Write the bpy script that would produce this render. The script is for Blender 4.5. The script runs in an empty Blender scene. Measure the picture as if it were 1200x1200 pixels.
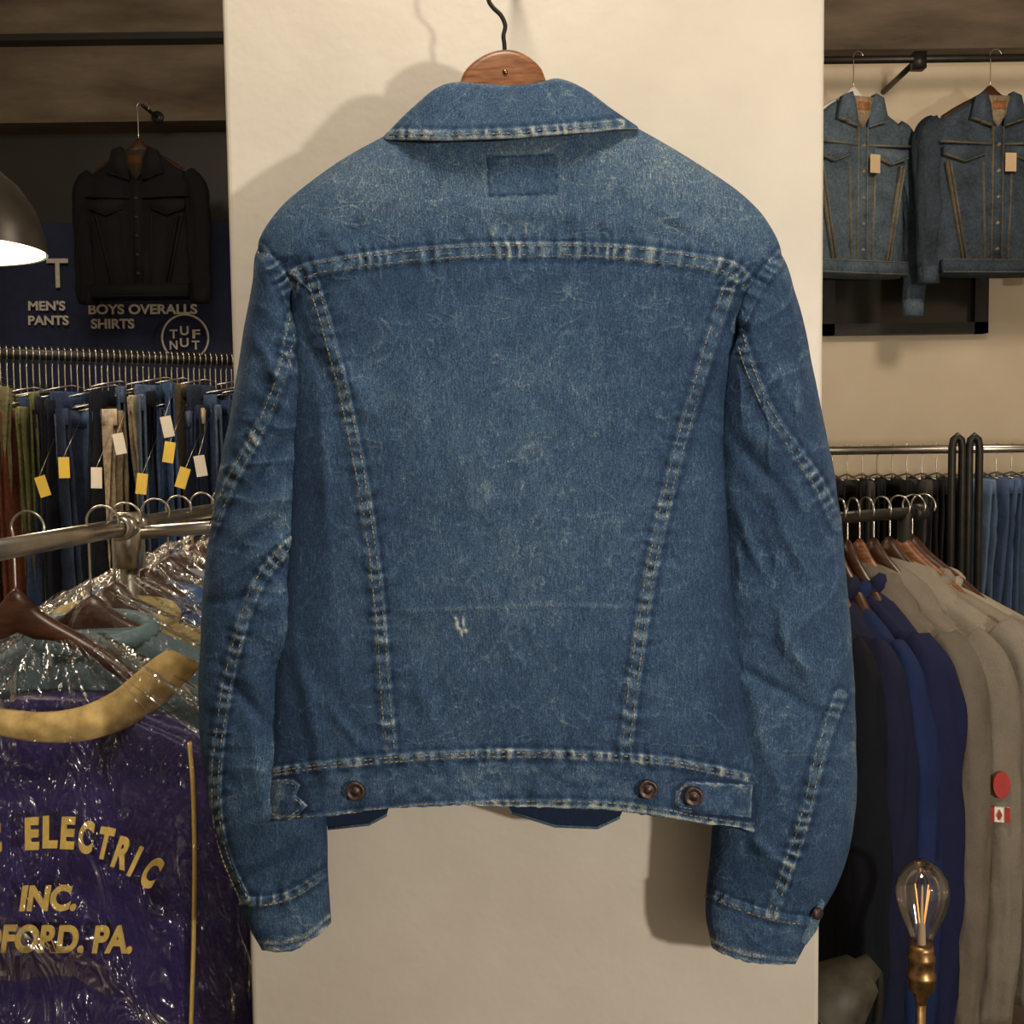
import bpy, math, numpy as np
from mathutils import Vector, Matrix
rng=np.random.RandomState(7)
sc=bpy.context.scene
try:
    sc.view_settings.view_transform='Standard'; sc.view_settings.look='None'
except Exception: pass
# ------------------------------------------------------------ camera
F=1250.0; th=math.radians(3.75); al=0.0129
CAM=np.array([0,-1.0,1.55])
fw=np.array([0,math.cos(th),-math.sin(th)]); r0=np.array([1.,0,0]); u0=np.array([0,math.sin(th),math.cos(th)])
rt=math.cos(al)*r0-math.sin(al)*u0; up=math.cos(al)*u0+math.sin(al)*r0
cd=bpy.data.cameras.new('camera'); cam=bpy.data.objects.new('camera',cd); sc.collection.objects.link(cam)
cd.sensor_width=36; cd.lens=36*F/1200; cd.clip_start=.02
M=Matrix.Identity(4)
for i in range(3):
    M[i][0]=rt[i]; M[i][1]=up[i]; M[i][2]=-fw[i]; M[i][3]=CAM[i]
cam.matrix_world=M; sc.camera=cam
def P(px,py,y):
    """point of the survey ray (px,py) of the photo on the vertical plane at depth y"""
    px=np.asarray(px,float);py=np.asarray(py,float);y=np.asarray(y,float)
    px,py,y=np.broadcast_arrays(px,py,y)
    a=(px-600)[...,None]; b=(py-600)[...,None]
    d=fw*F+rt*a-up*b
    t=(y-CAM[1])/d[...,1]
    return CAM+d*t[...,None]
# ------------------------------------------------------------ noise etc
GR=np.random.RandomState(3).rand(256,256)
def vn(x,y,seed=0):
    x=np.asarray(x,float)+seed*17.3; y=np.asarray(y,float)+seed*9.1
    xi=np.floor(x).astype(int); yi=np.floor(y).astype(int); fx=x-xi; fy=y-yi
    fx=fx*fx*(3-2*fx); fy=fy*fy*(3-2*fy)
    g=lambda a,b: GR[a%256,b%256]
    return (g(xi,yi)*(1-fx)+g(xi+1,yi)*fx)*(1-fy)+(g(xi,yi+1)*(1-fx)+g(xi+1,yi+1)*fx)*fy
def fbm(x,y,o=4,seed=0):
    s=0;a=.5
    for i in range(o):
        s=s+a*(vn(x*2**i,y*2**i,seed+i*5)); a*=.5
    return s/(1-.5**o)
def ss(a,b,x):
    t=np.clip((x-a)/(b-a),0,1); return t*t*(3-2*t)
def cr(pts,n):
    p=np.array(pts,float); k=len(p)
    q=np.vstack([2*p[0]-p[1],p,2*p[-1]-p[-2]])
    t=np.linspace(0,k-1,n); i=np.minimum(t.astype(int),k-2); f=(t-i)[:,None]
    a,b,c,d=q[i],q[i+1],q[i+2],q[i+3]
    return .5*((2*b)+(-a+c)*f+(2*a-5*b+4*c-d)*f**2+(-a+3*b-3*c+d)*f**3)
def pdist(PX,PY,pts):
    D=np.full(PX.shape,1e9); S=np.zeros(PX.shape); acc=0
    for a,b in zip(pts[:-1],pts[1:]):
        v=b-a; L=np.hypot(*v)
        if L<1e-6: continue
        t=np.clip(((PX-a[0])*v[0]+(PY-a[1])*v[1])/(L*L),0,1)
        d=np.hypot(PX-a[0]-t*v[0],PY-a[1]-t*v[1]); m=d<D
        D=np.where(m,d,D); S=np.where(m,acc+t*L,S); acc+=L
    return D,S
def inpoly(PX,PY,poly):
    c=np.zeros(PX.shape,bool); n=len(poly)
    for i in range(n):
        x1,y1=poly[i]; x2,y2=poly[(i+1)%n]
        if y1==y2: continue
        m=((y1>PY)!=(y2>PY))&(PX<(x2-x1)*(PY-y1)/(y2-y1)+x1)
        c^=m
    return c
# ------------------------------------------------------------ materials
def nodes(name):
    m=bpy.data.materials.new(name); m.use_nodes=True; nt=m.node_tree
    return m,nt,nt.nodes['Principled BSDF']
def N(nt,t,**k):
    n=nt.nodes.new(t)
    for a,b in k.items(): setattr(n,a,b)
    return n
def ramp(nt,stops):
    r=N(nt,'ShaderNodeValToRGB'); e=r.color_ramp.elements
    while len(e)<len(stops): e.new(.5)
    for i,(p,c) in enumerate(stops):
        e[i].position=p; e[i].color=(*c,1)
    return r
def noise(nt,scale,detail=4,vec=None,rough=.6):
    n=N(nt,'ShaderNodeTexNoise'); n.inputs['Scale'].default_value=scale; n.inputs['Detail'].default_value=detail
    n.inputs['Roughness'].default_value=rough
    if vec is not None: nt.links.new(vec,n.inputs['Vector'])
    return n
def objvec(nt,scale=(1,1,1)):
    t=N(nt,'ShaderNodeTexCoord'); m=N(nt,'ShaderNodeMapping'); m.inputs['Scale'].default_value=scale
    nt.links.new(t.outputs['Object'],m.inputs['Vector']); return m.outputs['Vector']
def math_(nt,op,a,b=None,c=None):
    n=N(nt,'ShaderNodeMath',operation=op)
    for i,v in enumerate((a,b,c)):
        if v is None: continue
        if isinstance(v,(int,float)): n.inputs[i].default_value=v
        else: nt.links.new(v,n.inputs[i])
    return n.outputs[0]
def bump(nt,b,h,strength=.3,dist=.001):
    n=N(nt,'ShaderNodeBump'); n.inputs['Strength'].default_value=strength; n.inputs['Distance'].default_value=dist
    nt.links.new(h,n.inputs['Height']); nt.links.new(n.outputs[0],b.inputs['Normal'])
def simple(name,col,rough=.6,metal=0,var=.15,scale=30,bs=.2,bd=.001,col2=None,stretch=(1,1,1)):
    m,nt,b=nodes(name); n=noise(nt,scale,5,objvec(nt,stretch))
    c2=col2 or tuple(c*(1-var*2) for c in col); c1=tuple(min(1,c*(1+var)) for c in col)
    r=ramp(nt,[(.3,c2),(.7,c1)]); nt.links.new(n.outputs['Fac'],r.inputs[0]); nt.links.new(r.outputs[0],b.inputs['Base Color'])
    b.inputs['Roughness'].default_value=rough; b.inputs['Metallic'].default_value=metal
    if bs: bump(nt,b,n.outputs['Fac'],bs,bd)
    return m
def denim_mat():
    m,nt,b=nodes('denim')
    a=N(nt,'ShaderNodeAttribute',attribute_name='wear_shade')
    n1=noise(nt,1000,2,objvec(nt,(1,1,.6)),.7)
    n2=noise(nt,420,3,objvec(nt,(1.8,1,.30)),.7)
    n3=noise(nt,150,4,objvec(nt,(1,1,.5)),.65)
    f=math_(nt,'MULTIPLY_ADD',n1.outputs['Fac'],1.05,-.525)
    g=math_(nt,'MULTIPLY_ADD',n2.outputs['Fac'],.72,-.36)
    h=math_(nt,'MULTIPLY_ADD',n3.outputs['Fac'],.14,-.07)
    s=math_(nt,'ADD',math_(nt,'ADD',f,g),math_(nt,'ADD',h,a.outputs['Fac']))
    r=ramp(nt,[(0,(.012,.023,.050)),(.28,(.021,.044,.093)),(.5,(.042,.083,.150)),(.72,(.115,.165,.212)),(1,(.40,.41,.365))])
    nt.links.new(s,r.inputs[0]); nt.links.new(r.outputs[0],b.inputs['Base Color'])
    b.inputs['Roughness'].default_value=.92; b.inputs['Specular IOR Level'].default_value=.15
    bump(nt,b,n1.outputs['Fac'],.4,.0006)
    return m
DENIM=denim_mat()
def fabric_mat(name,fine=500,amt=.5,rough=.9,big=.6,bd=.01):
    m,nt,b=nodes(name); a=N(nt,'ShaderNodeAttribute',attribute_name='Col')
    n=noise(nt,fine,3,objvec(nt)); n2=noise(nt,14,4,objvec(nt))
    v=math_(nt,'ADD',math_(nt,'MULTIPLY_ADD',n.outputs['Fac'],amt*1.3,1-amt*.65-big/2),math_(nt,'MULTIPLY',n2.outputs['Fac'],big))
    mx=N(nt,'ShaderNodeVectorMath',operation='SCALE'); nt.links.new(a.outputs['Color'],mx.inputs[0]); nt.links.new(v,mx.inputs['Scale'])
    nt.links.new(mx.outputs[0],b.inputs['Base Color']); b.inputs['Roughness'].default_value=rough; b.inputs['Specular IOR Level'].default_value=.2
    bump(nt,b,n2.outputs['Fac'],.5,bd)
    return m
FAB=fabric_mat('fabric'); NYL=fabric_mat('nylon',200,.15,.42,.6,.02); DEN2=fabric_mat('washed_denim',110,1.1,.9,1.5)
CHROME=simple('chrome',(.50,.47,.42),.28,1,.1,20,0)
BLACKM=simple('black_metal',(.025,.023,.02),.45,.5,.2,30,.1)
WOOD=simple('hanger_wood',(.24,.095,.033),.38,0,.25,45,.1,.0008,(.10,.034,.012),(1,1,6))
WOODD=simple('dark_hanger_wood',(.060,.021,.010),.35,0,.25,40,.1,.0008,(.03,.011,.005),(1,1,5))
THREAD=simple('thread',(.25,.21,.135),.85,0,.4,120,0)
BRASS=simple('aged_brass',(.32,.20,.09),.4,1,.3,80,.1)
BUTTON=simple('button_metal',(.085,.060,.052),.45,.7,.35,300,.2,.0004)
YEL=simple('yellow_print',(.60,.42,.11),.6,0,.12,60,.1)
WHITEP=simple('white_print',(.62,.58,.5),.7,0,.1,60,0)
PAPER_Y=simple('yellow_tag',(.85,.62,.10),.7,0,.05,10,0)
PAPER_W=simple('white_tag',(.8,.75,.66),.7,0,.05,10,0)
def emis(name,col,s):
    m,nt,b=nodes(name); b.inputs['Emission Color'].default_value=(*col,1); b.inputs['Emission Strength'].default_value=s
    b.inputs['Base Color'].default_value=(*col,1); return m
def film(name,fac,rough,scale,bd,tint=(1,1,1),fr=.8,st=(1,1,.4),det=4):
    m,nt,b=nodes(name); nt.nodes.remove(b); out=nt.nodes['Material Output']
    g=N(nt,'ShaderNodeBsdfGlossy'); g.inputs['Roughness'].default_value=rough
    t=N(nt,'ShaderNodeBsdfTransparent'); t.inputs['Color'].default_value=(*tint,1); mx=N(nt,'ShaderNodeMixShader')
    lw=N(nt,'ShaderNodeLayerWeight'); lw.inputs['Blend'].default_value=.35
    f=math_(nt,'MULTIPLY_ADD',lw.outputs['Fresnel'],fr,fac)
    n=noise(nt,scale,det,objvec(nt,st)); n.inputs['Distortion'].default_value=1.5 if bd else 0
    bp=N(nt,'ShaderNodeBump'); bp.inputs['Strength'].default_value=1; bp.inputs['Distance'].default_value=bd
    nt.links.new(n.outputs['Fac'],bp.inputs['Height']); nt.links.new(bp.outputs[0],g.inputs['Normal'])
    nt.links.new(f,mx.inputs[0]); nt.links.new(t.outputs[0],mx.inputs[1]); nt.links.new(g.outputs[0],mx.inputs[2]); nt.links.new(mx.outputs[0],out.inputs['Surface'])
    return m
PLASTIC=film('clear_plastic',.035,.14,12,.07,(1,1,1),.5,(1.3,1,.5),3); GLASS=film('bulb_glass',.05,.03,2,.0,(1,.96,.9))
# ------------------------------------------------------------ object helpers
def empty(name,loc=(0,0,0)):
    e=bpy.data.objects.new(name,None); e.empty_display_size=.05; sc.collection.objects.link(e); return e
def meshobj(name,V,Fc,mat,parent=None,attr=None,col=None,smooth=True):
    me=bpy.data.meshes.new(name); me.from_pydata([tuple(v) for v in V],[],[tuple(int(i) for i in f) for f in Fc]); 
    if attr is not None:
        a=me.attributes.new('wear_shade','FLOAT','POINT'); a.data.foreach_set('value',np.asarray(attr,np.float32).ravel())
    if col is not None:
        a=me.attributes.new('Col','FLOAT_COLOR','POINT'); c=np.ones((len(V),4),np.float32); c[:,:3]=col; a.data.foreach_set('color',c.ravel())
    me.update(); 
    if smooth: me.polygons.foreach_set('use_smooth',np.ones(len(me.polygons),bool))
    me.materials.append(mat)
    o=bpy.data.objects.new(name,me); sc.collection.objects.link(o)
    if parent is not None: o.parent=parent
    return o
def gridmesh(name,W,wear_shade,mat,parent,closed):
    n,m=W.shape[:2]; me=bpy.data.meshes.new(name); me.vertices.add(n*m); me.vertices.foreach_set('co',W.reshape(-1).astype(np.float32))
    cols=m if closed else m-1
    i,j=np.meshgrid(np.arange(n-1),np.arange(cols),indexing='ij'); j2=(j+1)%m
    Q=np.stack([i*m+j,i*m+j2,(i+1)*m+j2,(i+1)*m+j],-1).reshape(-1,4)
    me.loops.add(Q.size); me.loops.foreach_set('vertex_index',Q.ravel().astype(np.int32)); me.polygons.add(len(Q))
    me.polygons.foreach_set('loop_start',np.arange(0,Q.size,4,dtype=np.int32))
    try: me.polygons.foreach_set('loop_total',np.full(len(Q),4,dtype=np.int32))
    except Exception: pass
    me.polygons.foreach_set('use_smooth',np.ones(len(Q),bool))
    me.update(calc_edges=True)
    a=me.attributes.new('wear_shade','FLOAT','POINT'); a.data.foreach_set('value',wear_shade.ravel().astype(np.float32))
    me.materials.append(mat); o=bpy.data.objects.new(name,me); sc.collection.objects.link(o)
    if parent is not None: o.parent=parent
    return o
class MB:
    def __init__(s): s.V=[];s.F=[];s.C=[];s.n=0
    def add(s,V,Fc,col=(.5,.5,.5)):
        V=np.asarray(V,float).reshape(-1,3); s.V.append(V); s.C.append(np.tile(col,(len(V),1)))
        s.F+= [tuple(i+s.n for i in f) for f in Fc]; s.n+=len(V)
    def rot(s,pos,yaw):
        c,q=math.cos(yaw),math.sin(yaw)
        for v in s.V:
            x=v[:,0]-pos[0]; y=v[:,1]-pos[1]; v[:,0]=pos[0]+c*x-q*y; v[:,1]=pos[1]+q*x+c*y
    def build(s,name,mat,parent=None,smooth=True):
        return meshobj(name,np.vstack(s.V),s.F,mat,parent,None,np.vstack(s.C),smooth)
def rows(mb,C,U,V,m=20,col=(.5,.5,.5),amp=0,seed=0,cap=True,p=2.0,freq=1.0,stretch=1.0):
    C=np.asarray(C,float);U=np.asarray(U,float);V=np.asarray(V,float); n=len(C)
    t=np.linspace(0,2*math.pi,m,endpoint=False); c=np.cos(t); s=np.sin(t)
    x=np.sign(c)*np.abs(c)**(2/p); y=np.sign(s)*np.abs(s)**(2/p)
    D=U[:,None]*x[None,:,None]+V[:,None]*y[None,:,None]
    if amp:
        L=np.linalg.norm(D,axis=2,keepdims=True)+1e-9
        zz=(C[:,2]*6*freq/stretch)[:,None]
        nn=fbm(c[None]*1.6*freq+s[None]*2.3*freq+zz*.5+seed*3.7+40,zz+s[None]*1.1*freq+20,3,seed%40)-.5
        D=D+D/L*nn[...,None]*amp*2
    W=C[:,None]+D
    Fc=[(i*m+j,i*m+(j+1)%m,(i+1)*m+(j+1)%m,(i+1)*m+j) for i in range(n-1) for j in range(m)]
    V_=W.reshape(-1,3)
    if cap:
        Fc.append(tuple(range(m))[::-1]); Fc.append(tuple((n-1)*m+j for j in range(m)))
    mb.add(V_,Fc,col)
def pipe(mb,pts,r,m=10,col=(.5,.5,.5),n=None):
    p=np.asarray(pts,float)
    if n: p=cr(p,n)
    T=np.gradient(p,axis=0); T/=np.linalg.norm(T,axis=1)[:,None]+1e-12
    U=[];V=[]; ref=np.array([.13,.97,.2]) if abs(T[0][1])<.9 else np.array([1.,0,.1])
    for t in T:
        u=ref-t*np.dot(ref,t); u/=np.linalg.norm(u); v=np.cross(t,u); U.append(u);V.append(v); ref=u
    r=np.broadcast_to(np.asarray(r,float),(len(p),))[:,None]
    rows(mb,p,np.array(U)*r,np.array(V)*r,m,col)
def prism(mb,poly,off,col=(.5,.5,.5)):
    a=np.asarray(poly,float); b=a+np.asarray(off); n=len(a)
    Fc=[tuple(range(n)),tuple(range(2*n-1,n-1,-1))]+[(i,i+n,(i+1)%n+n,(i+1)%n) for i in range(n)]
    mb.add(np.vstack([a,b]),Fc,col)
def box(mb,lo,hi,col=(.5,.5,.5)):
    x0,y0,z0=lo;x1,y1,z1=hi
    prism(mb,[(x0,y0,z0),(x1,y0,z0),(x1,y0,z1),(x0,y0,z1)],(0,y1-y0,0),col)
def lathe(mb,prof,c,axis=(0,0,1),m=40,col=(.5,.5,.5)):
    ax=Vector(axis).normalized(); u=np.array(ax.orthogonal().normalized()); ax=np.array(ax); v=np.cross(ax,u)
    C=[np.array(c)+ax*z for r,z in prof]; rows(mb,C,[u*max(r,1e-5) for r,z in prof],[v*max(r,1e-5) for r,z in prof],m,col,cap=False)
def bevel(o,w,seg=3):
    b=o.modifiers.new('bevel','BEVEL'); b.width=w; b.segments=seg; b.limit_method='ANGLE'; return o
def text(name,s,loc,size,mat,parent,roll=0,offset=0,shear=0,ext=.0008,sx=1,width=None):
    cu=bpy.data.curves.new(name,'FONT'); cu.body=s; cu.size=size; cu.align_x='CENTER'; cu.align_y='CENTER'; cu.extrude=ext; cu.offset=offset; cu.shear=shear
    t=bpy.data.objects.new(name+'_tmp',cu); sc.collection.objects.link(t); bpy.context.view_layer.update()
    if width: sx=width/t.dimensions[0]
    me=bpy.data.meshes.new_from_object(t.evaluated_get(bpy.context.evaluated_depsgraph_get())); bpy.data.objects.remove(t)
    o=bpy.data.objects.new(name,me); sc.collection.objects.link(o); me.materials.clear(); me.materials.append(mat)
    o.matrix_world=Matrix.Translation(Vector(loc))@Matrix.Rotation(roll,4,'Y')@Matrix.Rotation(math.pi/2,4,'X')@Matrix.Diagonal((sx,1,1,1))
    if parent is not None: o.parent=parent
    return o
# ============================================================ MAIN JACKET
YC=.035
jacket=empty('denim_jacket')
RAS={}
def denim_feats(PX,PY,seams,base,seed):
    H=np.zeros(PX.shape); W=np.full(PX.shape,base)
    W+= .18*(fbm(PX/120,PY/120,3,seed)-.5)+.14*(fbm(PX/20,PY/28,3,seed+3)-.5)
    wx=PX+22*fbm(PX/40,PY/40,3,seed+8); wy=PY+22*fbm(PX/40,PY/40,3,seed+9)
    for k,(a,sx,sy) in enumerate(((.5,30,14),(-.6,40,15),(.1,44,14),(1.2,36,14),(-1.1,34,12))):
        cx=wx*math.cos(a)+wy*math.sin(a); cy=-wx*math.sin(a)+wy*math.cos(a)
        r=1-np.abs(2*vn(cx/sx,cy/sy,seed+20+k)-1); m=ss(.40,.60,fbm(PX/50,PY/50,3,seed+30+k))
        l=ss(.945,1,r)*m; W+=.15*l; H+=.0005*l
    for sm in seams:
        pts=cr(sm['p'],max(6,len(sm['p'])*4)); w=sm.get('w',14); am=sm.get('a',1)
        x0,y0=pts.min(0)-55; x1,y1=pts.max(0)+55
        msk=(PX>x0)&(PX<x1)&(PY>y0)&(PY<y1)
        if not msk.any(): continue
        X=PX[msk];Y=PY[msk]; D,S=pdist(X,Y,pts)
        band=ss(w/2+1.5,w/2-1.0,D)
        ph=S*2*math.pi/15+9*vn(X/45,Y/45,seed+2)+3.5*vn(S/9,S*0,seed+5)
        irr=.15+1.5*vn(S/22,S*0+3,seed+6)
        pk=np.sin(ph+D*.06)*np.exp(-(D/(w*.8))**2)*irr
        H[msk]+=.0014*band+.0013*pk*am
        H[msk]+=.0010*am*np.sin(S*2*math.pi/33+6*vn(X/30,Y/30,seed+4))*np.exp(-(D/(w*2.0))**2)
        edge=np.exp(-((D-w/2)/1.7)**2); mid=np.exp(-(D/(w*.22))**2)
        W[msk]+=am*(.18*pk+.05*band+.17*edge*irr+.12*mid*np.clip(np.sin(ph*1.07+1),-.3,1)) -.15*np.exp(-((D-w/2-4)/3)**2)
    return H,W
def loft(name,ctrl,nt,nf,nb,seams,base,seed,extra=None,pw=2.5,back=.8):
    c=cr(ctrl,nt)  # lx,ly,rx,ry,rad,yc,bow
    q=np.linspace(0,1,nf); U=.45*q+.55*(.5-.5*np.cos(math.pi*q)); U=U[None]
    L=c[:,None,:]; tt=np.linspace(0,1,nt)[:,None]
    jl=2.4*(fbm(L[...,1]/45,L[...,1]*0+1,2,seed+50)-.5)*2; jr=2.4*(fbm(L[...,3]/45,L[...,1]*0+5,2,seed+51)-.5)*2
    PX=L[...,0]+jl+(L[...,2]+jr-L[...,0]-jl)*U; PY=L[...,1]+(L[...,3]-L[...,1])*U+L[...,6]*4*U*(1-U)
    PY=PY+ss(.95,1,tt)*(3*(fbm(PX/40,PX*0,2,seed+60)-.5)*2+1.0*(vn(PX/5,PX*0,seed+61)-.5)*2*ss(.985,1,tt))
    prof=np.clip(1-np.abs(2*U-1)**pw,0,1)**(1/pw)
    H,W=denim_feats(PX,PY,seams,base,seed)
    if extra: extra(PX,PY,H,W)
    ef=ss(0,.06,U)*ss(1,.94,U)
    Y=L[...,5]-L[...,4]*prof-H*(ef*.9+.1)
    front=P(PX,PY,Y)
    qb=np.linspace(1,0,nb+2)[1:-1]; Ub=(.5-.5*np.cos(math.pi*qb))[None]
    bx=L[...,0]+(L[...,2]-L[...,0])*Ub; by=L[...,1]+(L[...,3]-L[...,1])*Ub+L[...,6]*4*Ub*(1-Ub)
    pb=np.clip(1-np.abs(2*Ub-1)**pw,0,1)**(1/pw)
    bk=P(bx,by,L[...,5]+0*bx); bk[...,1]+=L[...,4]*pb*back
    G=np.concatenate([front,bk],1); A=np.concatenate([W,np.full(bx.shape,base)],1)
    R=np.full((600,600),np.nan); ix=np.clip((PX/2).astype(int),0,599); iy=np.clip((PY/2).astype(int),0,599); R[iy,ix]=Y
    RAS[name]=R
    return gridmesh(name,G,A,DENIM,jacket,True)
def surfY(name,px,py,r=2):
    R=RAS[name]; i=int(py/2); j=int(px/2); w=R[max(i-r,0):i+r+1,max(j-r,0):j+r+1]
    if np.all(np.isnan(w)): return None
    return float(np.nanmean(w))
ST=MB()
def stitch(name,pts,off=0,sp=6.0,ln=4.0,w=1.05,lift=.0009,skip=.16,s0=0):
    p=cr(pts,max(6,len(pts)*6)); T=np.gradient(p,axis=0); T/=np.linalg.norm(T,axis=1)[:,None]+1e-9
    p=p+np.stack([-T[:,1],T[:,0]],1)*off
    seg=np.hypot(*np.diff(p,axis=0).T); s=np.r_[0,np.cumsum(seg)]
    for q in np.arange(s0+sp/2,s[-1],sp):
        if rng.rand()<skip: continue
        c=np.array([np.interp(q,s,p[:,0]),np.interp(q,s,p[:,1])]); e=np.array([np.interp(q+1,s,p[:,0]),np.interp(q+1,s,p[:,1])])-np.array([np.interp(q-1,s,p[:,0]),np.interp(q-1,s,p[:,1])])
        e/=np.hypot(*e)+1e-9; nn=np.array([-e[1],e[0]])
        c=c+nn*.8*(vn(q/25,off,3)-.5)*2
        y=surfY(name,*c)
        if y is None: continue
        ya=surfY(name,*(c-e*ln/2)) or y; yb=surfY(name,*(c+e*ln/2)) or y
        vs=[]
        for a,b,yy in ((-1,-1,ya),(1,-1,yb),(1,1,yb),(-1,1,ya)):
            k=c+e*a*ln/2+nn*b*w/2; vs.append(P(k[0],k[1],yy-lift))
        vs=np.array(vs); prism(ST,vs,(0,.0016,0))
# --- body
yoke=[(338,343),(350,322),(385,312),(440,304),(500,298),(560,294),(620,293),(700,294),(770,300),(830,309),(860,317),(882,338)]
vl=[(366,330),(384,390),(404,470),(423,560),(437,650),(446,740),(452,820),(458,878)]
vr=[(858,326),(836,390),(812,470),(787,560),(766,650),(751,740),(740,820),(733,878)]
wtop=[(317,900),(360,893),(420,887),(500,880),(600,877),(700,880),(780,886),(840,897),(886,908)]
whem=[(311,962),(380,958),(440,952),(500,946),(600,942),(700,943),(760,949),(820,960),(886,970)]
arml=[(304,292),(318,310),(333,332),(341,352)]
armr=[(916,299),(897,323),(879,350),(864,384)]
tabl=[(313,914),(343,913),(352,920),(347,932),(360,944),(350,955),(338,962),(311,958)]
tabr=[(882,920),(806,916),(792,928),(790,942),(800,951),(880,958)]
patch=[(571,184),(651,181),(653,227),(573,230)]
def body_extra(PX,PY,H,W):
    W+= .19*ss(340,200,PY)+.08*np.exp(-((PX-600)/150)**2)*ss(300,500,PY)*ss(860,600,PY)
    W-= .12*np.exp(-((PX-350)/30)**2)*ss(380,480,PY)+.12*np.exp(-((PX-860)/30)**2)*ss(380,480,PY)  # vertical shading down both body sides, put into the denim colour
    H+= .010*(fbm(PX/150,PY/190,3,61)-.5)+.005*(fbm(PX/45,PY/70,3,62)-.5)+.0014*(fbm(PX/14,PY/16,2,63)-.5)
    band=ss(-2,2,PY-np.interp(PX,[a for a,b in wtop],[b for a,b in wtop])); H+=.0022*band
    n=fbm(PX/14,PY/8,3,71)-.5; W+=band*(.36*n+.04); H+=band*.0016*(fbm(PX/20,PY/26,2,72)-.5)
    hem=np.interp(PX,[a for a,b in whem],[b for a,b in whem])
    W+=.42*np.exp(-((PY-hem-3)/2.4)**2)*(.5+vn(PX/9,PX*0,8))
    for cx,cy,a,l,wd,am in ((400,430,1.0,80,12,.005),(820,450,2.1,80,12,.005),(360,820,1.35,90,10,.005),(850,800,1.8,90,10,.005),(600,250,.05,120,10,.002),(420,250,-.5,70,9,.003),(790,250,.5,70,9,.003),
        (380,560,1.5,120,10,.004),(840,600,1.6,120,9,.004),(480,480,1.4,120,16,.002),(730,470,1.7,120,16,.002),(400,850,.9,40,7,.003),(800,860,2.2,40,7,.003),(500,820,1.2,70,9,.002),(690,830,1.9,70,9,.002),(360,400,1.1,60,7,-.003),(845,430,2.0,60,7,-.003)):
        u=(PX-cx)*math.cos(a)+(PY-cy)*math.sin(a); v=-(PX-cx)*math.sin(a)+(PY-cy)*math.cos(a)+10*(fbm(PX/50,PY/50,2,66)-.5)
        H+=am*np.exp(-(u/l)**2-(v/wd)**2)
    cy=712+3*np.sin(PX/60); m=ss(450,475,PX)*ss(745,720,PX)
    W+=.16*np.exp(-((PY-cy)/2)**2)*m*(.4+vn(PX/18,PY*0,5)); H+=.0006*np.exp(-((PY-cy)/3)**2)*m
    for x,y,a,b in ((536,731,1.8,4),(543,729,1.6,6),(546,739,2.5,2.5),(538,737,2,2),(534,724,2,1.5),(541,742,1.5,4)):
        W+=.85*np.exp(-((PX-x)/a)**2-((PY-y)/b)**2)
    ip=inpoly(PX,PY,patch); W-=.10*ip*(.6+.8*vn(PX/14,PY/14,12))
    D,_=pdist(PX,PY,np.array(patch+[patch[0]],float)); W-=.22*np.exp(-(D/1.8)**2)*ss(.3,.6,vn(PX/5,PY/5,9)); H-=.0005*np.exp(-(D/2)**2); W+=.06*np.exp(-((D-4)/3.0)**2)*(~ip)
    for tb in (tabl,tabr):
        ip=inpoly(PX,PY,tb); D,_=pdist(PX,PY,np.array(tb+[tb[0]],float)); H+=ip*.0034*ss(0,2,D)
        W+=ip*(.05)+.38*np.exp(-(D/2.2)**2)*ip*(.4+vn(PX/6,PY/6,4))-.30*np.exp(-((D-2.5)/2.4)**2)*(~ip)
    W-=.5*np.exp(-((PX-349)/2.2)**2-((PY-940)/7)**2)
ctrl=[(466,150,734,142,.026,YC,0),(400,187,800,180,.040,YC,0),(345,228,862,222,.044,YC,0),(315,262,901,262,.046,YC,0),(303,291,917,298,.047,YC,0),
(320,316,899,323,.049,YC,0),(336,345,876,354,.050,YC,0),(342,390,862,392,.052,YC,0),(342,480,851,490,.054,YC,0),(339,570,851,570,.055,YC,-4),(332,680,859,680,.055,YC,-9),
(325,790,869,790,.054,YC,-16),(320,870,880,875,.053,YC,-24),(317,900,886,907,.052,YC,-26),(309,966,887,975,.051,YC,-26)]
loft('jacket_back_body',ctrl,620,420,50,[dict(p=yoke,w=17,a=1.15),dict(p=vl,w=14,a=1.0),dict(p=vr,w=14,a=1.0),dict(p=[(a,b+6) for a,b in wtop],w=9,a=1.3),dict(p=whem,w=8,a=.9),dict(p=arml,w=13),dict(p=armr,w=13)],.36,11,body_extra,2.7)
B='jacket_back_body'
for o in (-5.5,5.5): stitch(B,yoke,o)
for o in (-4.5,4.5): stitch(B,vl,o); stitch(B,vr,o)
stitch(B,wtop,5); stitch(B,wtop,9.5); stitch(B,whem,-3); stitch(B,arml,4); stitch(B,armr,-4)
stitch(B,[(316,918),(341,918),(347,924),(343,933),(354,944),(346,952),(336,957),(314,953)]); stitch(B,[(878,924),(808,920),(797,930),(795,940),(803,947),(876,953)])
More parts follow.
